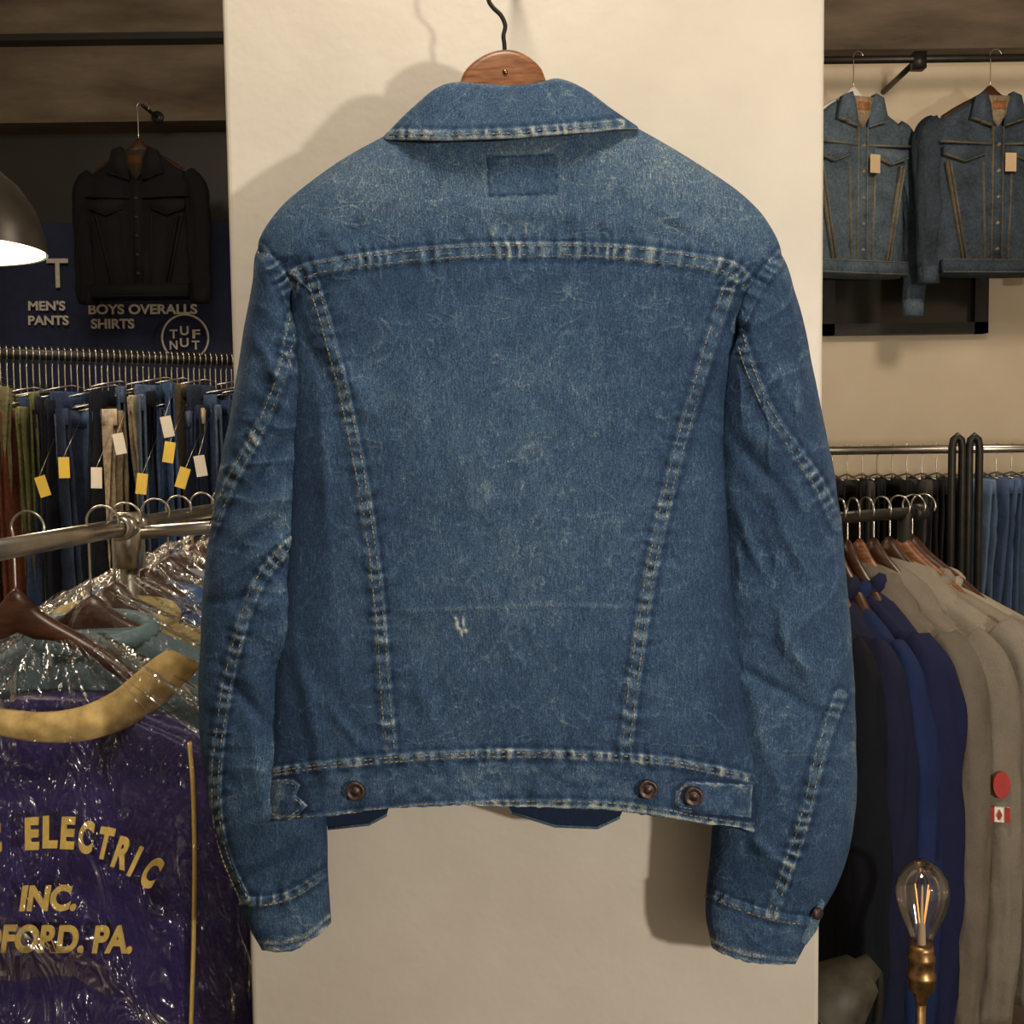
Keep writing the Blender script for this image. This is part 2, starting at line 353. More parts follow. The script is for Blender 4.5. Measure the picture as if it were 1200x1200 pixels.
# --- sleeves
cl=[(350,250,378,330,.020,.045,0),(303,289,343,352,.034,.045,0),(294,335,354,398,.042,.047,0),(284,400,358,452,.048,.050,0),(270,480,360,520,.050,.053,0),(255,560,360,590,.050,.056,0),(243,640,360,665,.049,.060,0),
(236,720,362,745,.048,.063,0),(233,800,366,820,.047,.066,0),(235,870,372,880,.045,.067,0),(242,925,378,930,.042,.067,0),(256,985,383,975,.038,.067,4),(279,1053,384,1020,.031,.066,9),(291,1086,386,1052,.029,.066,12),(306,1113,388,1080,.028,.066,15)]
sl1=[(344,372),(331,435),(305,500),(270,565),(245,625)]
sl2=[(352,628),(328,650),(297,693),(273,770),(258,850),(252,935),(262,1000),(285,1052)]
cufl=[(279,1054),(305,1056),(340,1048),(384,1021)]; cuflb=[(303,1108),(330,1109),(360,1100),(387,1077)]
def slfold(folds,cuff,lo,hi,seedn,tilt):
    def f(PX,PY,H,W):
        H+=.013*(fbm(PX/60,PY/110,3,seedn)-.5)+.003*(fbm((PX+PY*.5)/26,(PY-PX*.5)/60,2,seedn+3)-.5)
        wx=PX+30*(fbm(PX/70,PY/70,2,seedn+11)-.5)*2; wy=PY+30*(fbm(PX/70,PY/70,2,seedn+12)-.5)*2
        for k,(a,sx,sy,am) in enumerate(((tilt,140,48,.0045),(tilt+.9,130,46,.003),(-tilt*.6,130,48,.0025))):
            cx=wx*math.cos(a)+wy*math.sin(a); cy=-wx*math.sin(a)+wy*math.cos(a)
            r=1-np.abs(2*vn(cx/sx,cy/sy,seedn+20+k)-1); g=r**4*ss(.40,.62,fbm(PX/90,PY/90,2,seedn+40+k)); H+=am*g; W+=.09*ss(.8,1,r)*ss(.40,.62,fbm(PX/90,PY/90,2,seedn+40+k))
        for cx,cy,a,l,wd,am in folds:
            u=(PX-cx)*math.cos(a)+(PY-cy)*math.sin(a)+6*(fbm(PX/40,PY/40,2,seedn+1)-.5); v=-(PX-cx)*math.sin(a)+(PY-cy)*math.cos(a)+14*(fbm(PX/50,PY/50,2,seedn+2)-.5)
            g=np.exp(-(u/l)**2-(v/wd)**2); H+=am*1.5*g; W+=.06*g*np.sign(am)
        c=ss(-1.5,1.5,PY-np.interp(PX,[a for a,b in cuff],[b for a,b in cuff])); H+=.003*c; W+=c*.28*(fbm(PX/12,PY/9,3,77)-.38)
        D,_=pdist(PX,PY,np.array(lo,float)); W+=.36*np.exp(-((D-4)/2.8)**2)*ss(0,1,c)*(.4+vn(PX/8,PY/8,6))
        D,_=pdist(PX,PY,np.array(hi,float)); W+=.12*np.exp(-(D/6)**2)
    return f
fl=[(300,610,-.7,60,9,.004),(290,660,-.55,50,8,.004),(300,560,-.9,70,10,-.004),(285,760,1.3,60,10,.003),(300,900,1.4,70,10,.003),(310,960,-.3,40,8,.003),(330,860,1.5,90,10,-.004),(275,700,-.2,40,7,-.003),(320,1010,-.5,50,7,-.003),(290,820,.9,50,8,-.003),(310,420,1.2,60,8,.003)]
loft('sleeve_left',cl,560,150,30,[dict(p=sl1,w=13),dict(p=sl2,w=13,a=1.2),dict(p=cufl,w=8,a=1.2),dict(p=arml,w=13)],.33,31,slfold(fl,cufl,cuflb,[(303,289),(270,480),(243,640),(235,820),(256,985)],81,-.7),2.1)
cR=[(835,330,868,258,.020,.045,0),(862,386,917,298,.036,.045,0),(848,432,938,365,.044,.047,0),(842,480,955,440,.049,.050,0),(838,540,971,520,.052,.053,0),(838,610,984,600,.053,.056,0),(840,690,994,690,.052,.060,0),
(842,770,1000,775,.050,.063,0),(843,850,1004,850,.048,.066,0),(840,920,1004,915,.046,.067,0),(835,980,999,980,.042,.067,3),(831,1015,984,1030,.036,.066,6),(828,1044,957,1078,.031,.066,8),(828,1076,946,1104,.029,.066,8),(834,1110,932,1131,.028,.066,8)]
sr1=[(866,392),(878,430),(900,480),(930,525),(958,565),(982,615)]
sr2=[(985,815),(968,862),(957,900),(938,975),(922,1020),(904,1072)]
cufr=[(827,1044),(870,1062),(915,1075),(957,1080)]; cufrb=[(830,1104),(860,1118),(900,1126),(934,1128)]
fr=[(900,560,.9,80,10,-.004),(930,640,1.2,80,10,.004),(900,700,1.5,70,12,-.004),(940,780,1.0,60,10,.003),(890,850,1.3,90,12,.004),(960,930,1.9,60,10,.003),(870,950,1.4,60,10,-.004),(900,800,.5,60,7,-.003),(930,470,1.0,60,8,.003),(900,1000,.7,50,8,.003),(880,640,1.2,60,8,.003)]
loft('sleeve_right',cR,560,160,30,[dict(p=sr1,w=13),dict(p=sr2,w=13,a=1.2),dict(p=cufr,w=8,a=1.2),dict(p=armr,w=13)],.33,41,slfold(fr,cufr,cufrb,[(917,298),(971,520),(994,690),(1004,850),(999,980)],82,.8),2.1)
for nm,s,s0 in (('sleeve_left',sl1,0),('sleeve_left',sl2,20),('sleeve_right',sr1,0),('sleeve_right',sr2,30)):
    stitch(nm,s,4.2,s0=s0); stitch(nm,s,-4.2,s0=s0)
stitch('sleeve_left',cufl,5); stitch('sleeve_left',cuflb,-3); stitch('sleeve_right',cufr,5); stitch('sleeve_right',cufrb,-3)
# --- collar
ct=cr([(449,160),(463,146),(480,129),(510,104),(536,96),(565,98),(600,100),(630,97),(655,92),(685,104),(715,126),(747,148)],260)
cb=cr([(452,163),(470,163),(490,163),(520,164),(550,163),(580,162),(610,161),(640,158),(668,156),(695,154),(722,151),(748,150)],260)
s=np.linspace(0,1,260)[None]; q=np.linspace(0,1,90)[:,None]
PX=ct[None,:,0]*(1-q)+cb[None,:,0]*q; PY=ct[None,:,1]*(1-q)+cb[None,:,1]*q
H,W=denim_feats(PX,PY,[dict(p=[(a,b-6) for a,b in cb[::20]],w=9,a=1.0)],.47,51)
e=np.abs(2*s-1)**3
Yt=.012+.018*e; Yb=-.026+.040*e
Y=Yt+(Yb-Yt)*(q**.6)-H-.006*(fbm(PX/40,PY/26,3,91)-.5)
W+=.22*np.exp(-((q-0)/.05)**2)*(.3+vn(PX/12,PY*0,3))+.34*np.exp(-((q-1)/.035)**2)
f1=P(PX,PY,Y); bk=f1[::-1].copy(); bk[...,1]+=.005; 
G=np.concatenate([f1,bk],0).transpose(1,0,2); A=np.concatenate([W,W[::-1]],0).T
gridmesh('collar',G,A,DENIM,jacket,True)
R=np.full((600,600),np.nan); R[(PY/2).astype(int),(PX/2).astype(int)]=Y; RAS['collar']=R
stitch('collar',[tuple(a) for a in cb[4:-4:20]],-6); 
st=P(PX[:,20:-20],PY[:,20:-20]+8,.030+0*PX[:,20:-20])[:60]; st2=st[::-1].copy(); st2[...,1]+=.003
gridmesh('collar_stand',np.concatenate([st,st2],0).transpose(1,0,2),np.full((220,120),.3),DENIM,jacket,True)
ST.build('stitching',THREAD,jacket,False)
for poly in ([(372,925),(462,925),(453,955),(432,966),(384,971)],[(580,920),(745,920),(726,958),(700,970),(650,968),(600,952)]):
    c=np.array([P(a,b,.078) for a,b in poly]); mb=MB(); prism(mb,c,(0,.004,0)); o=meshobj('front_hem',np.vstack(mb.V),mb.F,DENIM,jacket,np.full(mb.n,-.05),None,False)
    mb=MB(); e=np.array([P(a,b,.0775) for a,b in poly[2:]]); pipe(mb,e,.0016,6); meshobj('front_hem_edge',np.vstack(mb.V),mb.F,DENIM,jacket,np.full(mb.n,.6))
mb=MB()
for x,y,nm in ((417,926,B),(759,924,B),(812,932,B)):
    ys=surfY(nm,x,y) or .0; c=P(x,y,ys-.001)
    lathe(mb,[(0,.0052),(.0032,.0052),(.0036,.0045),(.0050,.0042),(.0062,.0048),(.0078,.0058),(.0090,.0050),(.0096,.0030),(.0085,.0005),(.004,-.001)],c,(0,-1,0),36)
mb.build('buttons',BUTTON,jacket)
c=[P(a,b,.045) for a,b in ((938,1104),(946,1084),(962,1052),(967,1058),(958,1090),(945,1108))]
mb=MB(); prism(mb,c,(0,.005,0)); bevel(meshobj('cuff_tab',np.vstack(mb.V),mb.F,DENIM,jacket,np.full(mb.n,.6),None,False),.001)
mb=MB(); lathe(mb,[(0,.004),(.004,.004),(.006,.003),(.006,0)],P(957,1070,.044),(.5,-1,0),24); mb.build('cuff_button',BUTTON,jacket)
# ---- hanger of main jacket
hg=empty('wooden_coat_hanger')
topc=cr([(352,268),(430,200),(500,135),(533,104),(545,80),(566,63),(590,56),(612,60),(633,76),(647,102),(690,132),(770,196),(850,262)],60)
botc=cr([(850,285),(760,232),(680,175),(592,150),(520,175),(430,235),(352,290)],30)
mb=MB(); prism(mb,[P(a,b,.026) for a,b in np.vstack([topc,botc])],(0,.024,0)); bevel(mb.build('hanger_wood',WOOD,hg,True),.006,4)
hk=[P(a,b,.038) for a,b in ((592,70),(591,52),(590,42),(592,30),(587,18),(577,8),(572,-3),(573,-30),(582,-56),(600,-68),(622,-62),(632,-46))]
mb=MB(); pipe(mb,hk,.0021,8,n=60); mb.build('hanger_hook',BLACKM,hg)
mb=MB(); lathe(mb,[(0,.001),(.0022,.001),(.0024,0)],P(592,84,.0255),(0,-1,0),16); mb.build('hanger_screw',BRASS,hg)
# ============================================================ ROOM
PIL=.14
xl=P(277,600,PIL)[0]; xr=P(964,600,PIL)[0]
def plaster(name,c1,c2,scale=3,bs=.25,rough=.55,st=(1,1,1)):
    m,nt,b=nodes(name); v=objvec(nt,st); n=noise(nt,scale,6,v,.6); n2=noise(nt,60,5,v,.6); n3=noise(nt,9,4,v)
    r=ramp(nt,[(.3,c1),(.7,c2)]); nt.links.new(n.outputs['Fac'],r.inputs[0]); nt.links.new(r.outputs[0],b.inputs['Base Color'])
    b.inputs['Roughness'].default_value=rough
    h=math_(nt,'ADD',math_(nt,'MULTIPLY',n2.outputs['Fac'],.15),n3.outputs['Fac']); bump(nt,b,h,bs,.006); return m
PLA=plaster('painted_plaster',(.545,.50,.43),(.64,.595,.52),4,.4,.42); WALL=plaster('wall_paint',(.62,.52,.38),(.70,.60,.46))
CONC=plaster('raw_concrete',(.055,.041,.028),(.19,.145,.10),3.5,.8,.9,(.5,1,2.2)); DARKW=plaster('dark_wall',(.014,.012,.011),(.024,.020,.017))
FLOOR=plaster('floor_concrete',(.06,.045,.033),(.12,.09,.065),2)
ZC=3.3
mb=MB(); box(mb,(xl,PIL,0),(xr,PIL+.42,ZC)); bevel(mb.build('pillar',PLA,None,False),.006)
pc=P(602,-80,.038); mb=MB(); pipe(mb,[(pc[0],PIL+.01,pc[2]),(pc[0],.03,pc[2]),(pc[0],.022,pc[2]+.018)],.004,10,n=16); lathe(mb,[(0,.006),(.010,.006),(.011,0)],(pc[0],PIL,pc[2]),(0,-1,0),20); mb.build('wall_hook',BLACKM)
def slab(name,lo,hi,mat):
    mb=MB(); box(mb,lo,hi); return mb.build(name,mat,None,False)
slab('floor',(-3,-3,-.1),(3.4,4,0),FLOOR); slab('ceiling',(-3,-3,ZC),(3.4,4,ZC+.1),CONC)
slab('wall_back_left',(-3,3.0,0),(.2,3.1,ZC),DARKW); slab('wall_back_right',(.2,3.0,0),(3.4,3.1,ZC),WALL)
slab('wall_left',(-3.1,-3,0),(-3,4,ZC),PLA); slab('wall_right',(3.4,-3,0),(3.5,4,ZC),WALL); slab('wall_behind',(-3,-3.1,0),(3.4,-3,ZC),PLA)
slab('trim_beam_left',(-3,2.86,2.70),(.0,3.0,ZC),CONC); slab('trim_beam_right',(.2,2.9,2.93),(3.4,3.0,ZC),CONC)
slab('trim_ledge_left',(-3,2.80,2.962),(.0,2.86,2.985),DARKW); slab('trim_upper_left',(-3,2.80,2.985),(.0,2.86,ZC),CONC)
w=empty('window_1'); a=P(960,312,2.98); b=P(1154,391,2.98)
mb=MB(); x0,x1,z0,z1=a[0],b[0],b[2],a[2]
for lo,hi in (((x0,2.95,z0),(x0+.05,3.0,z1)),((x1-.05,2.95,z0),(x1,3,z1)),((x0,2.95,z0),(x1,3,z0+.04)),((x0,2.95,z1-.04),(x1,3,z1))): box(mb,lo,hi)
mb.build('window_frame',BLACKM,w,False); mb=MB(); box(mb,(x0,2.985,z0),(x1,2.995,z1)); mb.build('window_pane',simple('dark_glass',(.03,.027,.022),.15,0,.2,3,0),w,False)
# ============================================================ GARMENTS
def garment(name,pos,yaw,col,W=.46,L=.62,T=.04,sl=.58,mat=None,seed=1,parent=None,so=.05,amp=.010,sr=.06,collar=None,slc=.92):
    """pos = neck top centre"""
    w=np.array([math.cos(yaw),math.sin(yaw),0]); n=np.array([-math.sin(yaw),math.cos(yaw),0]); z=np.array([0,0,1.]); pos=np.array(pos,float)
    mb=MB(); h=W/2
    prof=cr([(0,.055,.030),(-.012,.085,.034),(-.045,h*.68,.036),(-.075,h*.92,.036),(-.10,h*.99,.036),(-.15,h*.97,T),(-.3,h*.95,T*1.1),(-L*.8,h*.95,T*1.1),(-L*.98,h*.93,T),(-L,h*.92,T*.95)],56)
    rows(mb,pos+prof[:,0:1]*z,prof[:,1:2]*w,np.maximum(prof[:,2:3],.01)*n,60,col,amp,seed,True,2.6,1.9,1.8)
    for sgn in (-1,1):
        c=cr([(h*.80,-.085,.045,.028),(h*.97,-.12,sr*1.05,.034),(h+so*.5,-.22,sr,.036),(h+so,-.36,sr*.9,.036),(h+so*1.1,-.48,sr*.8,.033),(h+so*.9,-sl,sr*.62,.027)],40)
        C=pos+sgn*c[:,0:1]*w+c[:,1:2]*z+n*.004
        T_=np.gradient(C,axis=0); T_/=np.linalg.norm(T_,axis=1)[:,None]; Un=np.cross(np.tile(n,(len(C),1)),T_)
        rows(mb,C,Un*c[:,2:3],np.tile(n,(len(C),1))*c[:,3:4],28,np.array(col)*slc,amp,seed+sgn+5,True,2.2,2.0,1.5)
    if collar is not None:
        c=[]; 
        for t in np.linspace(0,2*math.pi,25): c.append(pos+w*.075*math.cos(t)+n*.04*math.sin(t)+z*(.006+.012*math.sin(t)-.012))
        pipe(mb,c,.014,8,collar)
    return mb
def wood_hanger(name,hookz,pos,yaw,parent,W=.40,mat=WOODD,drop=.075):
    w=np.array([math.cos(yaw),math.sin(yaw),0]); z=np.array([0,0,1.]); n=np.array([-math.sin(yaw),math.cos(yaw),0]); pos=np.array(pos,float)
    mb=MB(); t=np.linspace(-1,1,31); C=pos+(t*W/2)[:,None]*w+(-drop*np.abs(t)**1.5+.012*np.exp(-(t/.1)**2))[:,None]*z
    hh=(.012+.016*np.exp(-(t/.22)**2)); rows(mb,C,hh[:,None]*z,np.tile(n*.011,(31,1)),12); mb.build('hanger_bar',mat,parent)
    mb=MB(); zt=hookz; r=.020; pts=[pos+z*.02,np.array([pos[0],pos[1],zt-.02])]
    for a in np.linspace(-.35,3.6,12): pts.append(np.array([pos[0],pos[1],zt+.006])+w*(-r*math.cos(a)+r*.9)+z*(r*math.sin(a)))
    pipe(mb,pts,.0018,6,n=40); mb.build('hanger_hook',CHROME,parent)
def front_details(mb,pos,W,L,T,col,lcol,cq=1.2):
    x,y,z=pos; yf=y-T*1.1-.004; h=W/2; col=np.array(col); lcol=np.array(lcol)
    def q(poly,d=.004,c=lcol): prism(mb,[(x+a,yf-d,z+b) for a,b in poly],(0,.030,0),c)
    def line(a,b,w_=.0015,d=.006,c=lcol):
        a=np.array(a);b=np.array(b); e=b-a; e=e/np.hypot(*e); n_=np.array([-e[1],e[0]])*w_; q([a-n_,b-n_,b+n_,a+n_],d,c)
    q([(-.045,.0),(.045,.0),(.025,-.06),(0,-.10),(-.025,-.06)],.003,np.array((.26,.20,.13))*(1 if col[2]>.02 else .15))
    q([(-.022,-.018),(.022,-.018),(.022,-.045),(-.022,-.045)],.005,np.array((.30,.12,.05))*(1 if col[2]>.02 else .3))
    for sg in (-1,1):
        q([(sg*.020,-.10),(sg*.030,-.03),(sg*.045,.012),(sg*.075,.0),(sg*.095,-.075),(sg*.060,-.085)][::1],.009,col*cq)
        line((sg*.022,-.098),(sg*.060,-.085),d=.011); line((sg*.060,-.085),(sg*.094,-.074),d=.011)
        q([(sg*.045,-.165),(sg*(h-.025),-.165),(sg*(h-.025),-.19),(sg*(h*.5+.01),-.215),(sg*.045,-.19)],.007,col*1.25)
        line((sg*.045,-.19),(sg*(h*.5+.01),-.215),d=.009); line((sg*(h*.5+.01),-.215),(sg*(h-.025),-.19),d=.009)
        line((sg*.02,-.157),(sg*(h*.93),-.150),.0022)
        line((sg*.050,-.215),(sg*.040,-L+.05)); line((sg*(h-.035),-.215),(sg*(h*.55),-L+.05)); line((sg*(h-.047),-.215),(sg*(h*.55-.012),-L+.05),.0012)
    for zz in np.linspace(-.16,-L+.08,5): q([(.006,zz),(0,zz+.006),(-.006,zz),(0,zz-.006)],.012,np.array((.25,.17,.1))*(1 if col[2]>.02 else .2))
    q([(-.018,-.10),(.018,-.10),(.018,-L+.03),(-.018,-L+.03)],.004,col*1.1)
    line((-.017,-.10),(-.017,-L+.03),.0012,.006); line((.017,-.10),(.017,-L+.03),.0012,.006)
    q([(-h*.88,-L+.045),(h*.88,-L+.045),(h*.88,-L+.002),(-h*.88,-L+.002)],.007,col*1.05); line((-h*.88,-L+.045),(h*.88,-L+.045),.0016,.009); line((-h*.88,-L+.005),(h*.88,-L+.005),.0016,.009)
def jacket_front(name,pxc,pyn,y,col,lcol,W=.46,L=.60,tag=True,yaw=0,seed=1,zh=None,so=.03,sl=.62,sr=.055,mat=DEN2,slc=.8,T=.045,hm=WOODD):
    e=empty(name); pos=P(pxc,pyn,y); mb=garment(name,pos,0,col,W,L,T,sl,seed=seed,so=so,amp=.014,sr=sr,slc=slc)
    front_details(mb,pos,W,L,T,col,lcol); 
    for sg in (-1,1):
        cx=pos[0]+sg*(W/2+so*.9); rows(mb,[(cx,pos[1]+.004,pos[2]-sl+.05),(cx,pos[1]+.004,pos[2]-sl-.004)],[(sr*.72,0,0)]*2,[(0,.033,0)]*2,16,np.array(col)*1.25)
    mb.rot(pos,yaw); mb.build('cloth',mat,e)
    wood_hanger(name,(zh or pos[2]+.13),pos+np.array([0,0,.012]),yaw,e,W*.8,hm)
    if tag:
        m2=MB(); box(m2,(pos[0]+.035-.02,pos[1]-.075,pos[2]-.25),(pos[0]+.035+.018,pos[1]-.073,pos[2]-.19)); m2.rot(pos,yaw); m2.build('price_tag',simple('kraft_tag',(.55,.40,.25),.7,0,.05,10,0),e,False)
    return e
zl=P(160,128,2.7)[2]
jacket_front('black_jacket',163,180,2.7,(.009,.009,.010),(.012,.011,.010),.37,.49,False,seed=4,zh=zl,so=.005,sl=.50,sr=.042,T=.035,mat=FAB)
zr=P(1080,74,2.7)[2]
jacket_front('light_denim_jacket',1000,119,2.65,(.065,.092,.120),(.15,.135,.105),.40,.58,seed=9,zh=zr,yaw=.30,so=.055,sl=.70,sr=.050,hm=simple('white_hanger',(.7,.66,.6),.5,0,.05,20,0))
jacket_front('dark_denim_jacket',1160,118,2.65,(.036,.050,.068),(.11,.095,.07),.42,.58,seed=13,zh=zr,so=-.005,sl=.60,sr=.05,yaw=.1)
mb=MB(); pipe(mb,[(.5,2.66,zr),(2.6,2.66,zr)],.013,12)
for x in (.75,1.38,2.2): pipe(mb,[(x,2.66,zr),(x,3.0,zr)],.010,8); box(mb,(x-.02,2.64,zr-.035),(x+.02,2.68,zr+.02))
mb.build('clothes_rail',BLACKM)
mb=MB(); q=P(160,128,2.7); pipe(mb,[(q[0]+.02,2.70,zl+.012),(q[0]+.02,2.86,zl+.02)],.006,8); lathe(mb,[(0,.01),(.02,.01),(.022,0)],(q[0]+.02,2.86,zl+.02),(0,-1,0),16); mb.build('wall_hook',BLACKM)
# ---- banner
bn=empty('cloth_banner'); a=P(-60,262,2.98); b=P(275,425,2.98)
g=np.linspace(0,1,60)[None]; v=np.linspace(0,1,30)[:,None]
X=a[0]+(b[0]+.3-a[0])*g+0*v; Z=a[2]+(b[2]-.2-a[2])*v+0*g; Y=2.984+.010*np.sin(g*22+v*2)+0*v
m_=simple('navy_cloth',(.012,.018,.060),.8,0,.2,20,.1)
gridmesh('banner_cloth',np.stack([X,Y,Z],-1),X*0,m_,bn,False)
k_=3.965/F
for s_,xa,xb,y_,sz in (("MEN'S",33,76,359,.046),("BOYS OVERALLS",104,230,363,.048),("PANTS",33,80,376,.046),("SHIRTS",107,157,380,.048),("T",55,80,322,.15),("UFNUT",95,240,322,.15)):
    text('banner_lettering',s_,P((xa+xb)/2,y_,2.965),sz,WHITEP,bn,0.01,.0015,width=(xb-xa)*k_)
for s_,xa,xb,y_ in (('T',199,208,396),('U',211,221,392),('F',225,234,396),('N',199,208,409),('U',211,221,406),('T',225,234,409)): text('banner_lettering',s_,P((xa+xb)/2,y_-4,2.965),.045,WHITEP,bn,0,.001,width=(xb-xa)*k_)
mb=MB(); c=P(217,396,2.965); pipe(mb,[c+.085*np.array([math.cos(t),0,math.sin(t)]) for t in np.linspace(0,2*math.pi,49)],.004,6); mb.build('banner_ring',WHITEP,bn)
# ---- pendant lamp left
lp=empty('pendant_lamp'); c=P(-66,294,.8); mb=MB(); prof=[(.16,0),(.157,.03),(.145,.07),(.12,.11),(.085,.14),(.05,.155),(.03,.165),(.028,.20),(.0,.205)]
lathe(mb,prof,c,(0,0,1),48); mb.build('lamp_shade',simple('shade_enamel',(.05,.043,.034),.35,.3,.15,20,.05),lp)
mb=MB(); lathe(mb,[(.156,.001),(.152,.03),(.140,.068),(.115,.105),(.08,.135),(0,.14)],c,(0,0,1),48); mb.build('lamp_inner',emis('lamp_inner_glow',(1,.86,.62),1.6),lp)
mb=MB(); pipe(mb,[c+np.array([0,0,.2]),(c[0],c[1],ZC)],.004,8); mb.build('lamp_cord',BLACKM,lp)
# ---- left back rack with jeans
jr=empty('garment_rack'); A=P(-120,410,1.35); Bq=P(300,429,1.8)
Bq[2]=A[2]; mb=MB(); pipe(mb,[A,Bq],.013,12)
for q in (A,Bq): pipe(mb,[q,(q[0],q[1],0)],.014,12); box(mb,(q[0]-.02,q[1]-.25,0.0),(q[0]+.02,q[1]+.25,.03))
mb.build('rack_frame',BLACKM,jr)
cols=[(.03,.05,.11),(.045,.075,.15),(.02,.028,.055),(.07,.10,.17),(.012,.014,.022),(.035,.05,.09),(.025,.035,.07),(.18,.14,.09),(.05,.09,.18),(.012,.012,.018),(.09,.13,.20)]
def trousers(mb,top,yaw,w,t,L,col,seed,lean=0):
    wv=np.array([math.cos(yaw),math.sin(yaw),0]); n=np.array([-math.sin(yaw),math.cos(yaw),0]); top=np.array(top)
    for sg in (-1,1):
        k=np.linspace(0,1,26); C=top+np.outer(-k*L,[0,0,1])+np.outer(lean*k+.012*np.sin(k*6+seed)+sg*.012*k,wv)+n*sg*t*(.5+.5*k)[:,None]
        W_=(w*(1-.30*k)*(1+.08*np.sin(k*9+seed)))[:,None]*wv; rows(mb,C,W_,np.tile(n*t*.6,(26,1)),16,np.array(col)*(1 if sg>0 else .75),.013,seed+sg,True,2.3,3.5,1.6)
    rows(mb,[top+np.array([0,0,.004]),top-np.array([0,0,.035])],[wv*w*1.03]*2,[n*t*1.25]*2,14,np.array(col)*1.25)
mb=MB(); mh=MB(); ty=MB(); tw=MB(); k=0
for f in np.linspace(.13,.97,50):
    p=A+(Bq-A)*f; dirv=(Bq-A); base=math.atan2(dirv[1],dirv[0]); col=cols[rng.randint(len(cols))]
    if f<.345: col=[(.10,.11,.045),(.16,.15,.08),(.12,.035,.02),(.13,.13,.06)][k%4]
    elif k%9==3: col=(.42,.34,.24)
    zt=A[2]-.065-rng.rand()*.075
    trousers(mb,(p[0],p[1],zt),base+math.pi/2+rng.uniform(-.8,.8)-.35,.045+.06*rng.rand(),.010,.95,col,k,rng.uniform(-.15,.15))
    hp=[(p[0],p[1],zt),(p[0],p[1],A[2]-.02)]+[(p[0]+.012*math.sin(a)*.6,p[1]-.012*math.sin(a),A[2]+.018*-math.cos(a)) for a in np.linspace(0.3,4.2,9)]
    pipe(mh,hp,.0018,6,n=24)
    pipe(mh,[(p[0]-.05,p[1]-.06,zt+.004),(p[0],p[1],zt+.02),(p[0]+.05,p[1]+.06,zt+.004)],.0022,6)
    k+=1
for x,y,yl in ((198,530,1),(113,560,0),(166,567,1),(214,560,1),(235,546,0),(50,570,1),(75,548,1),(196,500,0),(140,520,0)):
    t_=ty if yl else tw; c=P(x,y,1.34); a=rng.uniform(-.35,.35); u=np.array([math.cos(a),0,math.sin(a)])*.012; v_=np.array([-math.sin(a),0,math.cos(a)])*.023
    prism(t_,[c-u-v_,c+u-v_,c+u+v_,c-u+v_],(0,.001,0)); pipe(mh,[c+v_,c+v_*2+np.array([0,.1,.06])],.0008,4)
mb.build('hanging_jeans',DEN2,jr); mh.build('hanger_hooks',CHROME,jr); ty.build('yellow_tags',PAPER_Y,jr,False); tw.build('white_tags',PAPER_W,jr,False)
# ---- left near rack (runs away from camera)
nr=empty('chrome_garment_rack'); zr2=1.437; mb=MB(); pipe(mb,[(-.585,.05,zr2),(-.515,.95,zr2)],.0125,20)
px_=-.548
for yy in (.52,.95): 
    xx=-.585+.07*(yy-.05)/.9; pipe(mb,[(xx,yy,zr2),(xx,yy,.03)],.013,16); box(mb,(xx-.2,yy-.018,0),(xx+.2,yy+.018,.035))
lathe(mb,[(.013,-.035),(.019,-.034),(.019,-.005),(.0155,-.004),(.0155,.004),(.019,.005),(.019,.034),(.013,.035)],(px_,.52,zr2),(.07,.9,0),24); lathe(mb,[(.013,-.06),(.019,-.06),(.019,.02),(.010,.021)],(px_,.52,zr2),(0,0,1),24)
pipe(mb,[(px_,.52,zr2-.01),(px_+.25,.60,zr2+.0)],.010,12)
mb.build('rack_frame',CHROME,nr)
pj=empty('purple_team_jacket'); PC=(-.560,.30,1.245)
mb=garment('p',PC,0,(.024,.016,.082),.50,.80,.050,.74,seed=21,so=.03,amp=.018,sr=.075)
mb.build('jacket_cloth',NYL,pj); wood_hanger('h',zr2+.01,(-.610,.30,1.340),0,pj,.28,WOODD)
yo=[(-60,842),(0,862),(50,870),(100,868),(150,852),(190,826),(222,795),(236,780)]; yi=[(-60,826),(0,832),(45,836),(90,830),(130,812),(160,788),(182,770),(196,762)]
o_=cr(yo,60); i_=cr(yi,60); q=np.linspace(0,1,12)[:,None]
cx=o_[None,:,0]*(1-q)+i_[None,:,0]*q; cy=o_[None,:,1]*(1-q)+i_[None,:,1]*q; yy=.232+.10*ss(100,236,cx)*1-.008*np.sin(q*math.pi)+.020*(fbm(cx/34,cy/34,3,5)-.5)
G=P(cx,cy,yy); G2=G[::-1].copy(); G2[...,1]+=.008
gridmesh('yellow_collar',np.concatenate([G,G2],0).transpose(1,0,2),np.zeros((60,24)),simple('yellow_knit',(.50,.35,.13),.8,0,.15,60,.2),pj,True)
yt=.224; k1=1.224/F
for ch,x,y,ro in (('E',36,979,-.02),('L',57,977,0),('E',78,978,.05),('C',100,983,.12),('T',122,990,.22),('R',141,1001,.32),('I',157,1011,.42),('C',176,1024,.5),('C',-8,984,-.05)):
    text('back_lettering',ch,P(x,y,yt),.050,YEL,pj,ro,.0022,0.08,.0012,width=(18 if ch!='I' else 7)*k1)
text('back_lettering','INC.',P(55,1054,yt),.040,YEL,pj,.0,.0016,.2,.0012,width=68*k1); text('back_lettering','BEDFORD, PA.',P(46,1102,yt),.044,YEL,pj,.02,.0016,.2,.0012,width=222*k1)
mb=MB(); c=cr([P(a,b,y_) for a,b,y_ in ((222,870,.258),(226,920,.247),(228,1000,.240),(227,1100,.240),(224,1200,.245),(222,1300,.245))],30)
rows(mb,c,np.tile([.0022,0,0],(30,1)),np.tile([0,.006,0],(30,1)),8); mb.build('yellow_piping',YEL,pj)
mb=MB()
